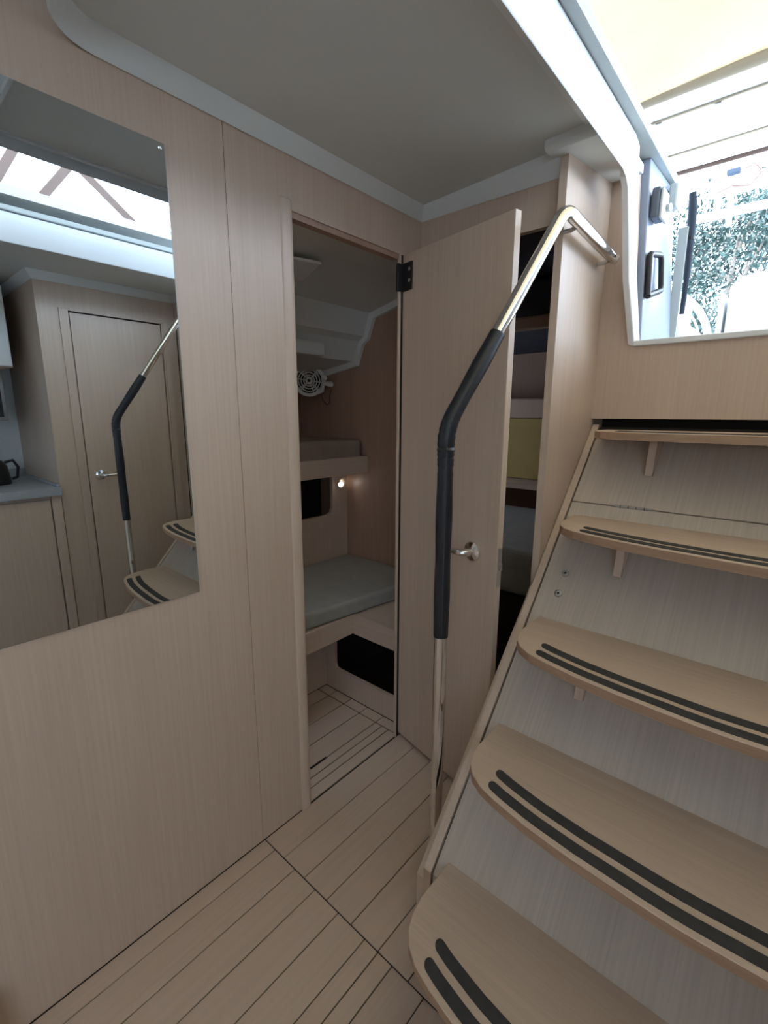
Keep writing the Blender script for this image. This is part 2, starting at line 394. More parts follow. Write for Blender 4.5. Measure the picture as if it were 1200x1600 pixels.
# ---- moulded hatch coaming and companionway frame
def coaming(name, f, label):
    b = B()
    fr = [(HX0, -0.12, CZ-0.002), (HX0, 1.585, CZ-0.004), (0.6185, 1.622, 2.006), (0.620, 1.642, 1.985), (0.626, 1.722, 1.742), (0.643, 1.792, 1.552)]
    bk = [(HX0, -0.12, 2.132), (HX0+0.001, 1.585, 2.131), (0.620, 1.66, 2.128), (0.6225, 1.700, 2.112), (0.630, 1.765, 1.80), (0.646, 1.842, 1.566)]
    rows = [[(f(p[0]-0.008), p[1], p[2]+0.045) for p in fr[:2]]+[(f(p[0]-0.020), p[1], p[2]+0.004) for p in fr[2:]], [(f(p[0]-0.003), p[1]-0.000, p[2]-0.002) for p in fr], [(f(p[0]), p[1]+0.002, p[2]+0.002) for p in fr], [(f(p[0]), p[1], p[2]) for p in bk], [(f(p[0]-0.020), p[1]+0.002, p[2]) for p in bk]]
    b.ribbon(rows, False)
    # outer shell closing the coaming against the deck
    b.box(min(f(0.585), f(0.600)), max(f(0.585), f(0.600)), -0.12, 1.66, CZ+0.02, 2.16)
    return struct(name, b, 'gel', label, 'trim', smooth=True)
coaming('trim_5', lambda x: x, 'white moulded hatch coaming running down beside the companionway opening')
coaming('trim_6', lambda x: mir(x), 'white far coaming of the hatch, bright in the mirror')
ldg = struct('trim_7', B().box(0.56, 0.646, -0.12, 2.12, 2.134, 2.165), 'gel_grey', 'grey slide rail along the upper edge of the hatch', 'trim', bevel=0.004)
struct('trim_8', B().box(mir(0.632), mir(0.56), -0.12, 2.12, 2.134, 2.156), 'gel_grey', 'grey slide rail on the far side of the hatch in the mirror', 'trim', bevel=0.004)
struct('trim_9', B().box(HX0-0.02, HX1+0.02, -0.16, -0.12, CZ, 2.2), 'gel', 'white forward end of the hatch coaming', 'trim')
# cockpit side cheeks and sill
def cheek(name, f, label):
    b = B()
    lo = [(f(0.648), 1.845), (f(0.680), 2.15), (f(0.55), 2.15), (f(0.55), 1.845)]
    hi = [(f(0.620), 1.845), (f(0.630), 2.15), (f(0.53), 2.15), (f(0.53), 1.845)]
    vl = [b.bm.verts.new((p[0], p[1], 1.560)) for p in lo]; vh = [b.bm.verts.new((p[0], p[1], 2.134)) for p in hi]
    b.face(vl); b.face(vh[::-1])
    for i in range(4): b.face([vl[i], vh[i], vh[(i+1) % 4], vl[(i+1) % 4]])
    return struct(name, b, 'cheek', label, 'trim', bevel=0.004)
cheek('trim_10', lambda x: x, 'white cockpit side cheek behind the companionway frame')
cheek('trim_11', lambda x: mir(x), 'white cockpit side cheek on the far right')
b_ = B().box(0.640, mir(0.640), 1.787, 1.80, 1.548, 1.566).box(0.640, mir(0.640), 1.80, 2.20, 1.50, 1.566)
struct('trim_12', b_, 'gel', 'white lip along the sill of the companionway opening', 'trim', bevel=0.003)

# ================================================================== LEFT DOOR (open)
door = thing('door_1', 'open pale oak cabin door with chrome lever handle, swung towards the stairs', 'door', (0.0, 1.350, 0.0), kind='structure', rotz=math.radians(-12.0))
LW = 0.470
obj('leaf', B().box(0.002, LW-0.001, 0.0, 0.024, 0.018, 1.852), 'oak', door, local=True, bevel=0.0015)
obj('edge_band', B().box(LW-0.001, LW+0.0005, 0.0005, 0.0235, 0.019, 1.851), 'oak_edge', door, local=True)
hg = obj('hinge', B().box(0.0, 0.055, -0.005, 0.0, 1.735, 1.823).box(-0.003, 0.006, -0.026, 0.0, 1.735, 1.823), 'blackmetal', door, local=True, bevel=0.001)
for z in (1.765, 1.800):
    obj('screw', B().lathe([(0, 0.0018), (0.004, 0.0015), (0.0062, 0)], (0.041, -0.005, z), (0, -1, 0), 14), 'steel', hg, smooth=True, local=True)
hd = obj('handle', B().lathe([(0.0, 0.014), (0.013, 0.014), (0.020, 0.011), (0.031, 0.007), (0.033, 0.0), (0, 0)], (0.374, 0.0, 0.895), (0, -1, 0), 28), 'chrome', door, local=True, smooth=True)
lev = [(0.374, -0.006, 0.895), (0.374, -0.036, 0.895), (0.366, -0.046, 0.895), (0.352, -0.049, 0.895), (0.30, -0.050, 0.896), (0.262, -0.048, 0.897)]
obj('lever', B().tube(lev, [0.013, 0.0125, 0.012, 0.0105, 0.0095, 0.0085], 14), 'chrome', hd, smooth=True, local=True)
obj('latch_plate', B().box(LW+0.0003, LW+0.0015, 0.004, 0.020, 0.80, 0.925), 'steel', door, local=True)
obj('latch_bolt', B().box(LW+0.001, LW+0.010, 0.007, 0.017, 0.856, 0.876), 'steel', door, local=True, bevel=0.001)

# right closed door
d2 = thing('door_2', 'closed oak door with chrome lever handle, reflected in the mirror', 'door', (RX, 1.12, 0), kind='structure')
obj('leaf', B().box(RX+0.004, RX+0.026, DR0+0.006, DR1-0.006, 0.015, 1.844), 'oak', d2)
obj('shadow_gap', B().box(RX+0.018, RX+0.029, DR0, DR1, 0.0, 1.852), 'dark', d2)
h2 = obj('handle', B().lathe([(0.0, 0.012), (0.012, 0.012), (0.018, 0.009), (0.0265, 0.006), (0.028, 0.0), (0, 0)], (RX+0.004, 0.945, 0.975), (-1, 0, 0), 24), 'chrome', d2, smooth=True)
obj('lever', B().tube([(RX+0.0, 0.945, 0.975), (RX-0.034, 0.945, 0.975), (RX-0.044, 0.955, 0.975), (RX-0.046, 0.97, 0.975), (RX-0.046, 1.06, 0.976)], 0.009, 12), 'chrome', h2, smooth=True)

# ================================================================== STAIRS
K = (1.594-0.820)/(1.037-0.179)
yz = lambda z: 0.820+(z-0.179)*K
st = thing('companionway_stairs', 'pale oak companionway steps with curved treads and black grip strips', 'stairs', (SYM, 1.2, 0))
SX0, SX1 = 0.5530, mir(0.5530)
T = 0.02
def slab(z0, z1, drop=False):
    d = (-K/math.hypot(1, K), 1/math.hypot(1, K))   # unused direction kept for clarity
    nrm = (1/math.hypot(1, K)*T, -K/math.hypot(1, K)*T)
    p = [(yz(z0), z0), (yz(z1), z1), (yz(z1)+nrm[0], z1+nrm[1]), (yz(z0)+nrm[0], z0+nrm[1])]
    if drop: p = [(yz(z0), 0.004)]+p[:3]+[(yz(z0)+T*1.2, 0.15), (yz(z0)+T*1.2, 0.004)]
    return p
obj('lower_panel', B().prism(slab(0.179, 1.0355, True), SX0, SX1, 'X'), 'stair_panel', st)
obj('upper_panel', B().prism(slab(1.0390, 1.255), SX0, SX1, 'X'), 'stair_panel', st)
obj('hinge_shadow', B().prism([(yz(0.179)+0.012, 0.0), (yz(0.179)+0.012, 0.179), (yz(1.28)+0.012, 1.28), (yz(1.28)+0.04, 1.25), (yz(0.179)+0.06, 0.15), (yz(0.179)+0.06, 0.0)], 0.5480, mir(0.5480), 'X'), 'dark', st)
for f in (lambda x: x, mir):
    xx = sorted((f(PX1+0.0025), f(0.5475)))
    b = B(); e = 0.003
    b.prism([(0.8175, 0.0), (0.8175, 0.181), (yz(0.181)-e*0.4, 0.184), (yz(1.285), 1.285+e), (yz(1.285)+0.03, 1.285+e), (0.90, 0.16), (0.90, 0.0)], xx[0], xx[1], 'X')
    obj('stringer', b, 'oak_edge', st)
    xg = sorted((f(PX1+0.0003), f(PX1+0.0023))); b = B()
    b.prism([(0.829, 0.0), (0.829, 0.176), (yz(0.176)+0.006, 0.180), (yz(1.27)+0.004, 1.27), (yz(1.27)+0.03, 1.27), (0.90, 0.16), (0.90, 0.0)], xg[0], xg[1], 'X')
    obj('joint_line', b, 'dark', st)
obj('void_shade_board', B().box(PX1+0.001, mir(PX1)-0.001, 1.93, 1.94, 1.10, 1.40), 'dark', st)  # dark board put in for the shade behind the top tread
# hinges in the seam
for hx0, hx1 in ((0.681, 0.795), (mir(0.795), mir(0.681))):
    n = Vector((0, -1, K)).normalized(); c = Vector((0, yz(1.0373), 1.0373))+n*0.0015
    h = obj('panel_hinge', B().tube([(hx0, c.y, c.z), (hx1, c.y, c.z)], 0.0042, 10), 'steel', st, smooth=True)
    for k in range(1, 5):
        x = hx0+(hx1-hx0)*k/5
        obj('knuckle_gap', B().tube([(x-0.0008, c.y, c.z), (x+0.0008, c.y, c.z)], 0.0045, 10), 'dark', h)
# snap bolts
for bx in (0.612, mir(0.612)):
    for bz in (0.840, 0.788):
        n = Vector((0, -1, K)).normalized(); c = Vector((bx, yz(bz), bz))
        bo = obj('bolt', B().lathe([(0.0, 0.0035), (0.004, 0.0035), (0.0055, 0.0045), (0.0105, 0.0035), (0.0125, 0.0)], c, n, 18), 'steel', st, smooth=True)
        obj('socket', B().lathe([(0.0, 0.0042), (0.0035, 0.0042), (0.0036, 0.001)], c, n, 10), 'black', bo)

TREAD_Z = [0.212, 0.478, 0.724, 1.000, 1.272]
off = [(0.0, -0.115), (0.006, -0.155), (0.020, -0.190), (0.042, -0.217), (0.075, -0.238), (0.12, -0.2525), (0.20, -0.270), (0.30, -0.282), (0.40, -0.288)]
HW = SYM-0.580
def front(x):   # y offset of the curved front edge at distance x from the left end
    x = min(x, 2*HW-x)
    for (a, ya), (b, yb) in zip(off[:-1], off[1:]):
        if a <= x <= b: return ya+(yb-ya)*(x-a)/(b-a)
    return -0.288-0.003*(1-((HW-x)/(HW-0.40))**2)
def strip(tread, z, yb, i0, i1, xs0):
    n = 26; xa, xb = xs0, 2*HW-xs0; rows = []; t = 0.0016; mid = (i0+i1)/2; hw = (i1-i0)/2
    cols = []
    for k in range(n+1):
        x = xa+(xb-xa)*k/n; cols.append((x, hw))
    caps = [(xa-hw*math.sin(a), hw*math.cos(a)) for a in (1.45, 1.1, 0.7, 0.35)]
    capr = [(xb+hw*math.sin(a), hw*math.cos(a)) for a in (0.35, 0.7, 1.1, 1.45)]
    rows = []
    for x, h in caps+cols+capr:
        y = yb+front(max(xa-hw, min(xb+hw, x)))
        X = 0.580+x
        rows.append([(X, y+mid-h, z-0.001), (X, y+mid-h, z+t), (X, y+mid+h, z+t), (X, y+mid+h, z-0.001)])
    b = B(); vr = b.ribbon(rows, False)
    b.face(vr[0]); b.face(vr[-1][::-1])
    return obj('grip_strip', b, 'grip', tread)
for ti, z in enumerate(TREAD_Z):
    yb = yz(z)
    xl = [o_[0] for o_ in off]+[0.44, HW]
    left = [(0.580+x, yb+front(x)) for x in xl]
    right = [(mir(p[0]), p[1]) for p in left[:-1]][::-1]
    poly = [(0.580, yb+0.004)]+left+right+[(mir(0.580), yb+0.004)]
    b = B(); b.prism(poly, z-0.024, z, 'Z', side_mi=1, cap_mi=0)
    tr = obj('tread', b, ['tread', 'ply_edge'], st, bevel=0.0015, bseg=1)
    strip(tr, z, yb, 0.014, 0.040, 0.098)
    strip(tr, z, yb, 0.057, 0.083, 0.094)
    for bx in (0.745, mir(0.767)):
        zb = z-0.024
        b = B(); b.prism([(yb-0.115, zb), (yz(zb)+0.001, zb), (yz(zb-0.115)+0.001, zb-0.115), (yz(zb-0.115)-0.012, zb-0.115)], bx, bx+0.022, 'X')
        obj('bracket', b, 'oak_edge', st)  # paler oak puts the light on the bracket fronts into the colour

# ================================================================== HANDRAILS
def bend(pts, rad, seg=10):
    out = [Vector(pts[0])]
    for i in range(1, len(pts)-1):
        p = Vector(pts[i]); a = (Vector(pts[i-1])-p).normalized(); c = (Vector(pts[i+1])-p).normalized()
        ang = a.angle(c); d = rad[i-1]/math.tan(ang/2)
        p0 = p+a*d; p1 = p+c*d
        for k in range(seg+1):
            t = k/seg; out.append((1-t)**2*p0+2*t*(1-t)*p+t*t*p1)
    out.append(Vector(pts[-1])); return out
def dense(pts, step):
    out = []
    for a, c in zip(pts[:-1], pts[1:]):
        n = max(1, int((c-a).length/step))
        for k in range(n): out.append(a+(c-a)*k/n)
    return out+[pts[-1]]
def handrail(f, label):
    hr = thing('handrail', label, 'handrail', (f(0.455), 0.972, 0), 'handrails either side of the steps')
    key = [(f(0.455), 0.973, 0.0), (f(0.455), 0.966, 1.292), (f(0.565), 1.320, 1.845), (f(0.565), 1.742, 1.822)]
    path = bend(key, [0.14, 0.075], 12)
    obj('tube', B().tube(path, 0.0172, 20), 'chrome', hr, smooth=True)
    obj('end_cap', B().lathe([(0.0172, 0), (0.0170, 0.006), (0.012, 0.012), (0, 0.014)], key[3], (0, 1, 0), 18), 'steel', hr, smooth=True)
    obj('foot_flange', B().lathe([(0.0, 0.008), (0.016, 0.008), (0.024, 0.005), (0.026, 0.0), (0, 0)], key[0], (0, 0, 1), 24), 'steel', hr, smooth=True)
    for y in (1.415, 1.715):
        z = 1.840-(y-1.32)*0.0545
        wx = f(PX1)
        obj('standoff', B().tube([(f(0.562), y, z-0.006), (f(0.548), y, z-0.012), (wx, y, z-0.013)], 0.0062, 12), 'steel', hr, smooth=True)
    dp = dense(path, 0.006); L = [0]
    for a, c in zip(dp[:-1], dp[1:]): L.append(L[-1]+(c-a).length)
    z0 = 0.742
    sl = [(p, l) for p, l in zip(dp, L) if l >= z0 and l <= 1.565]
    rs = []
    for p, l in sl:
        w = math.exp(-((l-1.24)/0.055)**2)
        rs.append(0.0204+w*0.0016*math.sin(l*520)+w*0.0006*math.sin(l*210)-0.0012*math.exp(-((l-1.19)/0.006)**2)+0.0008*math.sin(l*31))
    rs[0] = rs[-1] = 0.0196
    sv = obj('leather_sleeve', B().tube([p for p, l in sl], rs, 20), 'leather', hr, smooth=True)
    # hand sewn seam along the inner side
    for p, l in sl[::3]:
        if 0.77 < l < 1.55: pass
    seam = [p+Vector((0.0135*(1 if f(0) == 0 else -1), -0.0156, 0)) for p, l in sl[2:-2]]
    obj('stitched_seam', B().tube(seam, [0.0008+0.0005*(i % 2) for i in range(len(seam))], 6), 'thread', sv)
    return hr
handrail(lambda x: x, 'chrome grab rail with black leather sleeve left of the steps, before the open door')
handrail(mir, 'chrome grab rail with black sleeve right of the steps, seen in the mirror')

# ================================================================== LEFT CABIN
CYA = 1.90
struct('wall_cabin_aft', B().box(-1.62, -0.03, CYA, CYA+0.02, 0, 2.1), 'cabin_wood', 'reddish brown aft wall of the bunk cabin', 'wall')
struct('wall_cabin_forward', B().box(-1.62, -0.03, 0.42, 0.44, 0, 2.2), 'oak', 'oak forward wall of the bunk cabin', 'wall')
# hull side with an oblong locker opening
b_ = B(); b_.box(-0.87, -0.85, 0.44, CYA, 0.40, 0.762).box(-0.87, -0.85, 1.785, CYA, 0.762, 1.02).box(-0.87, -0.85, 0.44, 1.20, 0.762, 1.02)
b_.prism([(1.745, 0.762), (1.772, 0.772), (1.785, 0.80), (1.785, 0.762)], -0.87, -0.85, 'X')
hullw = struct('wall_cabin_side', b_, 'oak', 'pale side lining under the upper bunk with a dark locker opening', 'wall')
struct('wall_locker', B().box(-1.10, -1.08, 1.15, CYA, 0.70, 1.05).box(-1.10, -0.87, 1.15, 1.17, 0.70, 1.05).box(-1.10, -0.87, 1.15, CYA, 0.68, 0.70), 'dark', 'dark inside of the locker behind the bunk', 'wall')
# moulded headliner of the cabin
prof = [(-0.03, 1.915), (-0.30, 1.902), (-0.463, 1.872), (-0.646, 1.832), (-0.690, 1.722), (-0.725, 1.700), (-0.768, 1.602), (-1.02, 1.566), (-1.40, 1.52)]
def hatch_hole(b):      # unseen overhead hatch opening, cut to let daylight into the cabin
    dead = [f for f in b.bm.faces if f.calc_center_median().y < 0.84 and f.calc_center_median().y > 0.5 and -0.47 < f.calc_center_median().x < -0.1]
    bmesh.ops.delete(b.bm, geom=dead, context='FACES')
b_ = B(); b_.ribbon([[(x, y, z) for x, z in prof] for y in (0.44, 0.50, 0.84, 1.4, CYA)])
b_.ribbon([[(x, y, z+0.03) for x, z in prof] for y in (0.44, 0.50, 0.84, CYA)])
hatch_hole(b_)
cc = struct('ceiling_cabin', b_, 'liner', 'moulded white headliner stepping down over the upper bunk', 'ceiling')
rim = [(-0.03, 1.915)]+prof[1:]
b_ = B(); 
inn = [(-0.03, 1.885), (-0.30, 1.872), (-0.455, 1.842), (-0.622, 1.806), (-0.664, 1.706), (-0.700, 1.684), (-0.745, 1.578), (-1.02, 1.536), (-1.40, 1.49)]
b_.ribbon([[(x, CYA-0.022, z) for x, z in rim], [(x, CYA-0.022, z) for x, z in inn], [(x, CYA-0.0005, z) for x, z in inn]])
obj('cove_edge', b_, 'liner', cc)
obj('moulded_pad', B().box(-0.86, -0.70, 1.30, 1.62, 1.60, 1.665), 'liner', cc, bevel=0.012)
obj('hatch_rim', B().prism([(-0.50, 0.90), (-0.40, 0.90), (-0.30, 1.25), (-0.55, 1.36)], 1.858, 1.868, 'Z'), 'gel', cc, bevel=0.003)

ub = thing('upper_bunk', 'narrow upper bunk shelf with pale front board in the side cabin', 'bunk', (-1.0, 1.4, 1.0))
obj('front_board', B().box(-0.700, -0.680, 0.45, CYA-0.003, 1.005, 1.098), 'oak_y', ub, bevel=0.003)
obj('base_board', B().box(-1.36, -0.702, 0.45, CYA-0.003, 1.020, 1.036), 'oak_y', ub)
struct('wall_hull_left', B().box(-1.64, -1.62, -3.6, -3.0, 0, 2.2).box(-1.64, -1.62, -0.8, 2.1, 0, 2.2).box(-1.64, -1.62, 2.1, 2.8, 0, 1.15).box(-1.64, -1.62, 2.1, 2.8, 1.45, 2.2).box(-1.64, -1.62, 2.8, 3.8, 0, 2.2).box(-1.64, -1.62, -3.0, -0.8, 0, 1.36).box(-1.64, -1.62, -3.0, -0.8, 1.76, 2.2), 'liner', 'white inner hull side', 'wall')  # unseen aft port opening added to bring daylight into the aft cabin
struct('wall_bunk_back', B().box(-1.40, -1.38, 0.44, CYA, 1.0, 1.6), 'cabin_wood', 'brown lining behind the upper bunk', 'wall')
tag(obj('bunk_cushion', B().box(-1.34, -0.704, 0.46, CYA-0.015, 1.038, 1.190), 'fabric_br', None, bevel=0.03, smooth=False, bseg=4), 'brown cushion on the upper bunk under the fan', 'cushion')

lb = thing('lower_bunk', 'low berth with pale lee board and open locker front in the side cabin', 'bunk', (-0.5, 1.3, 0))
obj('lee_board', B().box(-0.338, -0.319, 0.45, 1.409, 0.335, 0.430), 'oak_y', lb, bevel=0.003)
obj('locker_board', B().box(-0.338, -0.031, 1.409, 1.428, 0.335, 0.430), 'oak_x', lb, bevel=0.003)
obj('base_board', B().box(-0.84, -0.339, 0.45, CYA-0.002, 0.412, 0.430), 'oak_y', lb)
obj('seat_top', B().box(-0.337, -0.031, 1.429, CYA-0.002, 0.414, 0.430), 'oak_y', lb)
obj('side_panel', B().box(-0.53, -0.509, 0.45, 1.43, 0.001, 0.387), 'oak', lb)
b_ = B(); b_.prism([(-0.508, 0.001), (-0.031, 0.001), (-0.031, 0.113), (-0.425, 0.113), (-0.441, 0.118), (-0.446, 0.134), (-0.446, 0.387), (-0.508, 0.387)], 1.409, 1.427, 'Y')
obj('locker_front', b_, 'oak', lb)
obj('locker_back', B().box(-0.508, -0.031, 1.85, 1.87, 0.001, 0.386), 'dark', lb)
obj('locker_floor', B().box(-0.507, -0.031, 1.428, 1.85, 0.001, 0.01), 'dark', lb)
tag(obj('mattress', B().prism([(-0.845, 0.46), (-0.352, 0.46), (-0.345, 1.10), (-0.275, 1.66), (-0.270, CYA-0.005), (-0.845, CYA-0.005)], 0.4315, 0.506, 'Z'), 'fabric', None, bevel=0.016, bseg=3), 'grey fabric mattress on the lower berth', 'mattress')

lampo = thing('reading_lamp', 'tiny lit spot lamp on the wall under the upper bunk', 'lamp', (-0.85, 1.845, 0.930))
obj('lamp_body', B().lathe([(0.018, 0), (0.018, 0.010), (0.014, 0.014), (0.0135, 0.013)], (-0.85, 1.845, 0.930), (1, -0.45, -0.1), 18), 'white', lampo, smooth=True)
obj('lens', B().lathe([(0.0, 0.0145), (0.008, 0.0142), (0.0136, 0.0132)], (-0.85, 1.845, 0.930), (1, -0.45, -0.1), 18), 'led', lampo)

# fan on the aft wall
FC = Vector((-1.045, 1.80, 1.510)); FA = Vector((0.72, -0.66, -0.12)).normalized()
fan = thing('cabin_fan', 'small cream round fan on the brown wall above the upper bunk', 'fan', FC)
obj('housing', B().lathe([(0.0, -0.047), (0.060, -0.045), (0.085, -0.034), (0.092, -0.005), (0.088, 0.006), (0.076, 0.006), (0.078, -0.030)], FC, FA, 32), 'white', fan, smooth=True)
obj('motor_well', B().lathe([(0.0, -0.0285), (0.079, -0.0285), (0.079, -0.031), (0, -0.031)], FC, FA, 28), 'dark', fan)
u = FA.orthogonal().normalized(); w = FA.cross(u)
for rr in (0.030, 0.045, 0.060, 0.074):
    ring = [FC+FA*(0.012-rr*0.09)+rr*(math.cos(a)*u+math.sin(a)*w) for a in [2*math.pi*k/28 for k in range(29)]]
    obj('guard_ring', B().tube(ring, 0.0036, 6, cap=False), 'white', fan, smooth=True)
obj('hub', B().lathe([(0.0, 0.010), (0.008, 0.011), (0.010, 0.016), (0.020, 0.015), (0.022, 0.004), (0.0, 0.004)], FC, FA, 20), 'white', fan, smooth=True)
obj('hub_badge', B().lathe([(0.0, 0.0125), (0.0095, 0.0125), (0.0098, 0.009)], FC, FA, 16), 'black', fan)
for k in range(6):
    a = 2*math.pi*k/6+0.3; d = math.cos(a)*u+math.sin(a)*w
    obj('spoke', B().tube([FC+d*0.018+FA*0.011, FC+d*0.086+FA*0.004], 0.0026, 6), 'white', fan)
for k in range(4):
    a = 2*math.pi*k/4; d = math.cos(a)*u+math.sin(a)*w; e = math.cos(a+0.9)*u+math.sin(a+0.9)*w
    b = B(); v = [b.bm.verts.new(p) for p in (FC+d*0.02-FA*0.012, FC+d*0.072-FA*0.016, FC+(d*0.75+e*0.35)*0.072-FA*0.004, FC+(d*0.6+e*0.5)*0.03-FA*0.006)]
    b.face(v); obj('blade', b, 'gel_grey', fan)
br = FC+Vector((0.095, 0.025, -0.02))
obj('bracket', B().tube([FC+Vector((0.02, 0.05, -0.06)), FC+Vector((0.06, 0.045, -0.055)), br, br+Vector((0.0, 0.06, 0.0))], [0.014, 0.012, 0.012, 0.016], 12), 'white', fan, smooth=True)
obj('clamp_knob', B().lathe([(0.0, 0.012), (0.014, 0.010), (0.016, 0.0), (0.014, -0.01), (0, -0.012)], br+Vector((0.004, 0, 0.03)), (1, 0, 0.3), 14), 'white', fan, smooth=True)
cd = [FC+Vector(p) for p in ((0.035, 0.06, -0.075), (0.045, 0.06, -0.11), (0.075, 0.065, -0.135), (0.092, 0.07, -0.125), (0.088, 0.075, -0.085), (0.085, 0.09, -0.05))]
obj('power_cord', B().tube(cd, 0.003, 8), 'cord', fan, smooth=True)

# ================================================================== AFT CABIN seen through the gap
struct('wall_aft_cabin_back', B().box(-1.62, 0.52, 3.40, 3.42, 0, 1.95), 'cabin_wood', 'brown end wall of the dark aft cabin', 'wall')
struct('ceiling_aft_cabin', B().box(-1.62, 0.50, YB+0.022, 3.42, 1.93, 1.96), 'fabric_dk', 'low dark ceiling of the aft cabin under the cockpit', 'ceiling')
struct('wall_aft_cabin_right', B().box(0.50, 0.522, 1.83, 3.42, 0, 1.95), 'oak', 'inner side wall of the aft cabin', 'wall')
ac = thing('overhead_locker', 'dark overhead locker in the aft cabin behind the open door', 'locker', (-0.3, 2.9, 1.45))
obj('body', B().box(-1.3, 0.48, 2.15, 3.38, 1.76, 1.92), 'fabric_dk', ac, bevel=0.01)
obj('lower_rail', B().box(-1.3, 0.48, 2.10, 2.15, 1.70, 1.755), 'cabin_wood', ac, bevel=0.01)
tag(obj('pale_ledge', B().box(-1.2, 0.48, 3.0, 3.38, 1.302, 1.43), 'oak', None, bevel=0.01), 'pale ledge above the ochre panel in the aft cabin', 'ledge')
tag(obj('ochre_locker', B().box(-0.42, 0.48, 3.0, 3.38, 0.90, 1.30), 'yellow', None, bevel=0.004), 'ochre yellow panel at the back of the aft cabin', 'panel')
tag(obj('locker_shelf', B().box(-1.0, 0.48, 2.80, 3.38, 0.86, 0.895), 'oak_x', None, bevel=0.003), 'pale wooden shelf edge below the ochre panel', 'shelf')
bed = thing('aft_berth', 'dark base of the berth in the aft cabin', 'bed', (-0.3, 2.3, 0))
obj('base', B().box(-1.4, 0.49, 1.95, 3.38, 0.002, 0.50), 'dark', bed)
tag(obj('berth_mattress', B().box(-1.38, 0.488, 1.93, 2.95, 0.505, 0.72), 'fabric', None, bevel=0.03, bseg=3), 'grey mattress of the aft berth glimpsed behind the open door', 'mattress')

# ================================================================== GALLEY (in the mirror)
gc = thing('galley_cabinet', 'oak galley base cabinet under the grey worktop in the mirror', 'cabinet', (2.25, 0.0, 0))
obj('carcass', B().box(1.91, 2.60, -1.1, 0.735, 0.08, 0.885), 'oak', gc)
obj('toe_kick', B().box(1.96, 2.60, -1.1, 0.735, 0.001, 0.08), 'dark', gc)
for y0, y1 in ((0.18, 0.685), (-0.34, 0.175), (-0.86, -0.345)):
    obj('cabinet_door', B().box(1.892, 1.909, y0, y1, 0.09, 0.865), 'oak', gc, bevel=0.002)
obj('corner_post', B().box(1.885, 1.909, 0.690, 0.735, 0.001, 0.885), 'oak', gc, bevel=0.003)
tag(obj('worktop', B().box(1.865, 2.61, -1.12, 0.738, 0.886, 0.930).box(2.59, 2.61, -1.12, 0.738, 0.93, 0.98).box(1.90, 2.59, 0.722, 0.738, 0.930, 0.945), 'worktop', None, bevel=0.003), 'pale grey galley worktop reflected at the left edge of the mirror', 'worktop')
uc = thing('wall_cabinet', 'white overhead galley cabinet at the left edge of the mirror', 'cabinet', (2.4, 0.1, 1.5))
obj('carcass', B().box(2.14, 2.61, -0.9, 0.66, 1.56, 1.97), 'oak', uc)
for y0, y1 in ((0.10, 0.655), (-0.45, 0.095)):
    obj('cabinet_door', B().box(2.122, 2.139, y0, y1, 1.565, 1.965), 'white', uc, bevel=0.002)
mw = thing('microwave_oven', 'grey oven box under the overhead galley cabinet in the mirror', 'oven', (2.4, 0.3, 1.25))
obj('body', B().box(2.26, 2.60, 0.10, 0.63, 1.28, 1.555), 'steel', mw, bevel=0.004)
obj('oven_door', B().box(2.248, 2.259, 0.12, 0.61, 1.30, 1.54), 'black', mw, bevel=0.002)
kt = thing('kettle', 'black kettle standing on the grey galley worktop in the mirror', 'kettle', (2.24, 0.52, 0.931))
obj('body', B().lathe([(0.0, 0.0), (0.075, 0.0), (0.078, 0.01), (0.066, 0.10), (0.045, 0.13), (0.0, 0.135)], (2.24, 0.52, 0.932), (0, 0, 1), 24), 'black', kt, smooth=True)
obj('handle', B().tube([(2.24, 0.575, 1.05), (2.24, 0.615, 1.06), (2.24, 0.635, 1.02), (2.24, 0.625, 0.965), (2.24, 0.60, 0.955)], 0.008, 10), 'black', kt, smooth=True)
obj('spout', B().tube([(2.24, 0.46, 1.0), (2.24, 0.43, 1.04)], [0.018, 0.011], 10), 'black', kt, smooth=True)
struct('wall_hull_right', B().box(2.62, 2.64, -0.8, 3.8, 0, 2.2).box(2.62, 2.64, -3.6, -3.0, 0, 2.2).box(2.62, 2.64, -3.0, -0.8, 0, 1.36).box(2.62, 2.64, -3.0, -0.8, 1.76, 2.2), 'liner', 'white inner hull side behind the galley', 'wall')
struct('wall_forward', B().box(-1.64, 2.64, -3.62, -3.6, 0, 2.25), 'oak', 'oak bulkhead at the forward end of the saloon', 'wall')
struct('wall_saloon_return', B().box(-1.62, -0.03, -0.42, -0.40, 0, 2.25), 'oak', 'oak return wall between saloon and side cabin', 'wall')

# ================================================================== DECK AND COCKPIT
struct('roof_deck', B().box(-1.7, 0.585, 0.84, 1.95, 2.21, 2.25).box(-1.7, -0.45, 0.36, 0.84, 2.21, 2.25).box(-0.03, 0.585, 0.36, 0.84, 2.21, 2.25).box(-0.45, -0.03, 0.36, 0.50, 2.21, 2.25).box(mir(0.585), 2.7, 0.36, 1.95, 2.21, 2.25), 'gel', 'white deck over the side cabins', 'roof')
struct('floor_cockpit', B().box(0.50, 2.7, 1.83, 3.9, 1.33, 1.36).box(-1.0, 0.50, 3.44, 3.9, 1.33, 1.36), 'gel', 'white cockpit sole beyond the companionway', 'floor')
struct('wall_stern', B().box(-1.7, 2.7, 3.80, 3.82, 0, 1.36), 'gel', 'white stern wall below the cockpit', 'wall')
struct('wall_cockpit_left', B().box(0.36, 0.50, 2.16, 3.42, 1.362, 1.66), 'gel', 'white cockpit side coaming', 'wall', bevel=0.02)

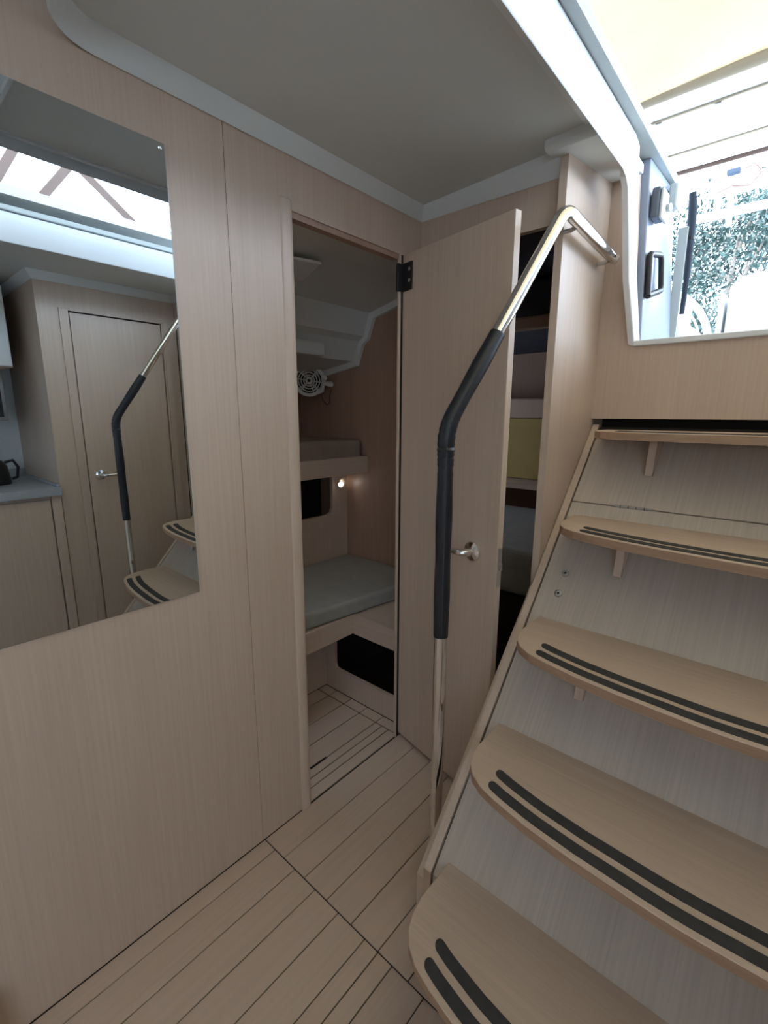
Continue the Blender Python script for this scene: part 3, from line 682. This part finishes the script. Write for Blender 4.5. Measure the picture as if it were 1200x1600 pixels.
# companionway hardware on the cheek
def on_cheek(y, z):
    t = (y-1.845)/0.305; zz = (z-1.56)/0.574
    x0 = 0.648+(0.680-0.648)*t; x1 = 0.620+(0.630-0.620)*t
    return x0+(x1-x0)*zz
hb = thing('grab_handle', 'black D-shaped grab handle beside the companionway opening', 'handle', (0.66, 1.95, 1.72))
pts = [(1.850, 1.715), (1.850, 1.845), (1.972, 1.868), (1.985, 1.755)]
hp = bend([(on_cheek(y, z)+0.012, y, z) for y, z in pts]+[(on_cheek(1.850, 1.715)+0.012, 1.850, 1.715)], [0.02, 0.02, 0.02], 4)
obj('grip_bar', B().tube(hp, 0.0100, 10), 'black', hb, smooth=True)
obj('acrylic_pane', B().prism([(1.856, 1.722), (1.856, 1.840), (1.905, 1.850), (1.908, 1.735)], on_cheek(1.88, 1.78)+0.004, on_cheek(1.88, 1.78)+0.008, 'X'), 'acrylic', hb)
la = thing('hatch_latch', 'blue grey latch block at the top of the companionway frame', 'latch', (0.65, 1.93, 1.95))
obj('latch_body', B().box(on_cheek(1.93, 2.0)+0.001, on_cheek(1.93, 2.0)+0.026, 1.850, 1.925, 1.955, 2.045), 'latchgrey', la, bevel=0.006)
obj('latch_plate', B().box(on_cheek(1.93, 2.0)+0.026, on_cheek(1.93, 2.0)+0.036, 1.855, 1.935, 1.952, 2.042), 'gel_grey', la, bevel=0.008)
obj('latch_knob', B().lathe([(0.012, 0), (0.012, 0.012), (0.0, 0.014)], (on_cheek(1.93, 2.0)+0.036, 1.915, 1.995), (1, -0.2, 0), 14), 'steel', la, smooth=True)
obj('hinge_lug', B().box(on_cheek(2.05, 2.05), on_cheek(2.05, 2.05)+0.03, 2.06, 2.11, 2.045, 2.125), 'gel_grey', la, bevel=0.008)

# rolled dark cover hanging at the cockpit side, and a pale board beside it
rc = thing('rolled_cover', 'dark blue rolled door cover hanging beside the companionway', 'cover', (0.69, 2.172, 1.6))
obj('roll', B().tube([(0.688, 2.172, 2.115), (0.694, 2.172, 2.06), (0.699, 2.172, 1.95), (0.702, 2.172, 1.82), (0.700, 2.172, 1.70)], [0.012, 0.0150, 0.0130, 0.0100, 0.0085], 12), 'navy', rc, smooth=True)
obj('tie_strap', B().tube([(0.6985, 2.172, 1.965), (0.6988, 2.172, 1.955)], 0.0145, 12), 'black', rc)
obj('stiffening_board', B().box(0.660, 0.692, 2.1505, 2.160, 1.60, 2.00), 'gel_grey', rc, bevel=0.002)
# cockpit bench
tag(obj('cockpit_bench', B().box(0.505, 0.665, 2.50, 3.15, 1.362, 1.735), 'gel', None, bevel=0.03, bseg=3), 'white moulded cockpit bench beyond the sill', 'bench')
# steering wheel
wh = thing('steering_wheel', 'grey leathered steering wheel rim curving up from the cockpit', 'wheel', (0.18, 3.62, 1.30))
wc_ = Vector((0.195, 3.62, 1.735)); RR = 0.40
ring = [wc_+Vector((RR*math.cos(a), 0, RR*math.sin(a))) for a in [2*math.pi*k/48 for k in range(49)]]
obj('rim', B().tube(ring, 0.020, 10, cap=False), 'gel_grey', wh, smooth=True)
ring2 = [wc_+Vector(((RR-0.045)*math.cos(a), 0, (RR-0.045)*math.sin(a))) for a in [2*math.pi*k/48 for k in range(49)]]
obj('inner_rim', B().tube(ring2, 0.006, 8, cap=False), 'steel', wh, smooth=True)
for k in range(3):
    a = math.pi/2+2*math.pi*k/3+0.4
    obj('spoke', B().tube([wc_, wc_+Vector(((RR-0.01)*math.cos(a), 0, (RR-0.01)*math.sin(a)))], 0.012, 8), 'steel', wh, smooth=True)
obj('pedestal', B().prism([(0.12, 1.361), (0.27, 1.361), (0.235, 1.76), (0.155, 1.76)], 3.66, 3.78, 'Y'), 'gel', wh, bevel=0.01)
obj('hub', B().lathe([(0.0, -0.03), (0.045, -0.03), (0.05, 0.02), (0.0, 0.03)], wc_, (0, 1, 0), 20), 'steel', wh, smooth=True)
# cockpit console / table
co = thing('cockpit_console', 'white rounded cockpit console filling the lower right of the opening', 'console', (1.1, 3.3, 1.36))
obj('body', B().prism([(0.735, 1.362), (0.735, 1.92), (0.745, 1.97), (0.775, 2.00), (0.83, 2.012), (1.55, 2.03), (1.55, 1.362)], 3.05, 3.50, 'Y'), 'gel', co, bevel=0.02, bseg=3)
obj('side_leaf', B().prism([(0.685, 1.362), (0.700, 1.93), (0.722, 1.93), (0.722, 1.362)], 3.06, 3.45, 'Y'), 'gel', co, bevel=0.006)
# canvas hood, hardtop and arch
cv = thing('canvas_hood', 'sunlit yellow canvas hood over the companionway', 'awning', (1.05, 1.8, 2.8))
b_ = B(); rows = []
prof = [(-0.62, 2.26), (-0.50, 2.38), (-0.25, 2.55), (0.1, 2.68), (0.5, 2.755), (0.9, 2.785)]+[(0.9+(2.74-0.9)*k/10, 2.795) for k in range(1, 11)]
for y, z in prof:
    rows.append([(x, y, z+0.010*math.sin(y*9+x*2)-0.03*abs(x-1.05)) for x in [0.0+2.1*k/14 for k in range(15)]])
b_.ribbon(rows); obj('canvas', b_, 'canvas', cv, smooth=True)
obj('hem_roll', B().tube([(-0.05, 2.76, 2.785), (0.5, 2.76, 2.79), (1.05, 2.76, 2.792), (1.6, 2.76, 2.79), (2.15, 2.76, 2.785)], 0.030, 14), 'hem', cv, smooth=True)
for px in (0.02, 2.08):
    obj('side_strap', B().tube([(px, 0.7, 2.735), (px+(0.25 if px > 1 else -0.25), 0.55, 2.25)], 0.012, 8), 'steel', cv)
ht = thing('hardtop', 'white cockpit hardtop with a clipped rectangular hatch panel', 'hardtop', (1.05, 3.2, 2.8))
obj('roof_panel', B().box(-0.10, 2.2, 2.80, 3.70, 2.815, 2.87), 'gel', ht, bevel=0.015)
fr = B().box(0.28, 1.82, 3.02, 3.032, 2.806, 2.814).box(0.28, 1.82, 3.44, 3.452, 2.806, 2.814).box(0.28, 0.292, 3.02, 3.452, 2.806, 2.814).box(1.808, 1.82, 3.02, 3.452, 2.806, 2.814)
obj('hatch_frame', fr, 'hem', ht)
for x in (0.33, 0.585, 1.3, 1.6):
    obj('clip', B().box(x-0.014, x+0.014, 3.03, 3.065, 2.790, 2.813), 'steel', ht, bevel=0.003)
obj('rear_trim', B().box(-0.10, 2.2, 3.702, 3.716, 2.80, 2.83), 'tan', ht)
ar = thing('stern_arch', 'white tubular stern arch with antenna gear behind the hardtop', 'arch', (1.0, 4.5, 1.3))
for z, rr, x0, x1 in ((2.775, 0.030, 0.262, 2.3), (2.985, 0.022, -0.3, 2.3), (3.06, 0.022, -0.3, 2.3)):
    obj('cross_tube', B().tube([(x0, 4.5, z), (x1, 4.5, z)], rr, 12), 'gel', ar, smooth=True)
for x in (0.42, 0.50, 1.2):
    obj('upright_tube', B().tube([(x, 4.5, 2.68 if x > 0.45 and x < 0.6 else 2.775), (x-0.02, 4.5, 3.06)], 0.018, 10), 'gel', ar, smooth=True)
for x in (-0.3, 2.3):
    obj('leg', B().tube([(x, 4.5, 1.0), (x, 4.5, 3.06)], 0.03, 12), 'gel', ar, smooth=True)
obj('equipment_plate', B().box(0.36, 0.86, 4.46, 4.54, 2.90, 2.955), 'gel', ar, bevel=0.01)
obj('stern_light', B().box(0.455, 0.535, 4.42, 4.47, 3.000, 3.035), 'navy', ar, bevel=0.008)
cable = [(0.40, 4.44, 2.90), (0.50, 4.44, 2.925), (0.60, 4.44, 2.90), (0.66, 4.44, 2.97), (0.62, 4.44, 3.03), (0.56, 4.44, 3.02)]
obj('cable', B().tube(bend(cable, [0.03]*4, 5), 0.004, 6), 'cord', ar, smooth=True)
# tan framed side screen of the hood, seen through the hatch in the mirror
ss = thing('hood_side_frame', 'tan canvas bands of the hood side crossing the bright sky in the mirror', 'hood frame', (2.6, 1.2, 2.25))
for a, c in (((2.6, 0.90, 2.45), (2.6, 1.22, 2.88)), ((2.6, 1.22, 2.88), (2.6, 1.72, 2.50)), ((2.6, 0.70, 2.45), (2.6, 0.92, 2.85))):
    a, c = Vector(a), Vector(c); d = (c-a).normalized(); n = Vector((0, -d.z, d.y))*0.024
    b = B(); v = [b.bm.verts.new(p+Vector((dx, 0, 0))) for dx in (0, 0.012) for p in (a-n, a+n, c+n, c-n)]
    for q in ((0,1,2,3),(4,7,6,5),(0,4,5,1),(1,5,6,2),(2,6,7,3),(3,7,4,0)): b.face([v[i] for i in q])
    obj('canvas_band', b, 'tan', ss)
obj('lower_rail', B().tube([(2.6, 0.4, 2.44), (2.6, 2.6, 2.44)], 0.012, 8), 'steel', ss)

# ================================================================== TREES
def tree(loc, h, spread, label, seed, n=9000):
    rnd = random.Random(seed)
    t = thing('tree', label, 'tree', loc, 'trees behind the stern')
    L = Vector(loc)
    trunk = [L, L+Vector((0.1, 0, h*0.30)), L+Vector((-0.1, 0.1, h*0.55)), L+Vector((0.05, 0, h*0.85))]
    obj('trunk', B().tube(trunk, [0.16, 0.12, 0.08, 0.03], 8), 'bark', t, smooth=True)
    tips = []
    for k in range(11):
        s = trunk[1].lerp(trunk[3], rnd.uniform(-0.1, 0.9)); a = rnd.uniform(0, 6.28); r_ = spread*rnd.uniform(0.45, 1.0)
        e = s+Vector((math.cos(a)*r_, math.sin(a)*r_, h*rnd.uniform(0.05, 0.28)))
        mid = s.lerp(e, 0.5)+Vector((0, 0, 0.08*h*rnd.uniform(-0.5, 1)))
        obj('branch', B().tube([s, mid, e], [0.045, 0.03, 0.012], 6), 'bark', t, smooth=True)
        tips += [mid, e, s.lerp(e, 0.8)]
    b = B()
    for i in range(n):
        c = rnd.choice(tips)+Vector((rnd.gauss(0, 0.26*spread), rnd.gauss(0, 0.26*spread), rnd.gauss(0, 0.055*h)))
        d = Vector((rnd.gauss(0, 1), rnd.gauss(0, 1), rnd.gauss(-0.4, 1))).normalized(); e = d.orthogonal().normalized()
        s = rnd.uniform(0.08, 0.18)
        v = [b.bm.verts.new(p) for p in (c, c+d*s*0.5+e*s*0.22, c+d*s, c+d*s*0.5-e*s*0.22)]; b.face(v)
    f = obj('foliage', b, 'leaf', t); f['kind'] = 'stuff'
tree((-0.7, 15.0, 0.0), 6.6, 1.5, 'leafy blue-green tree nearest the stern, its trunk left of the console', 1)
tree((0.9, 16.5, 0.0), 8.0, 1.7, 'tall blue-green tree at the right edge of the companionway opening', 2)
tree((-2.6, 17.5, 0.0), 7.6, 1.8, 'blue-green tree farthest left, behind the rolled cover', 3)
struct('ground', B().box(-40, 40, 9, 60, -0.2, 0.0), 'leaf', 'green shore behind the boat', 'ground')
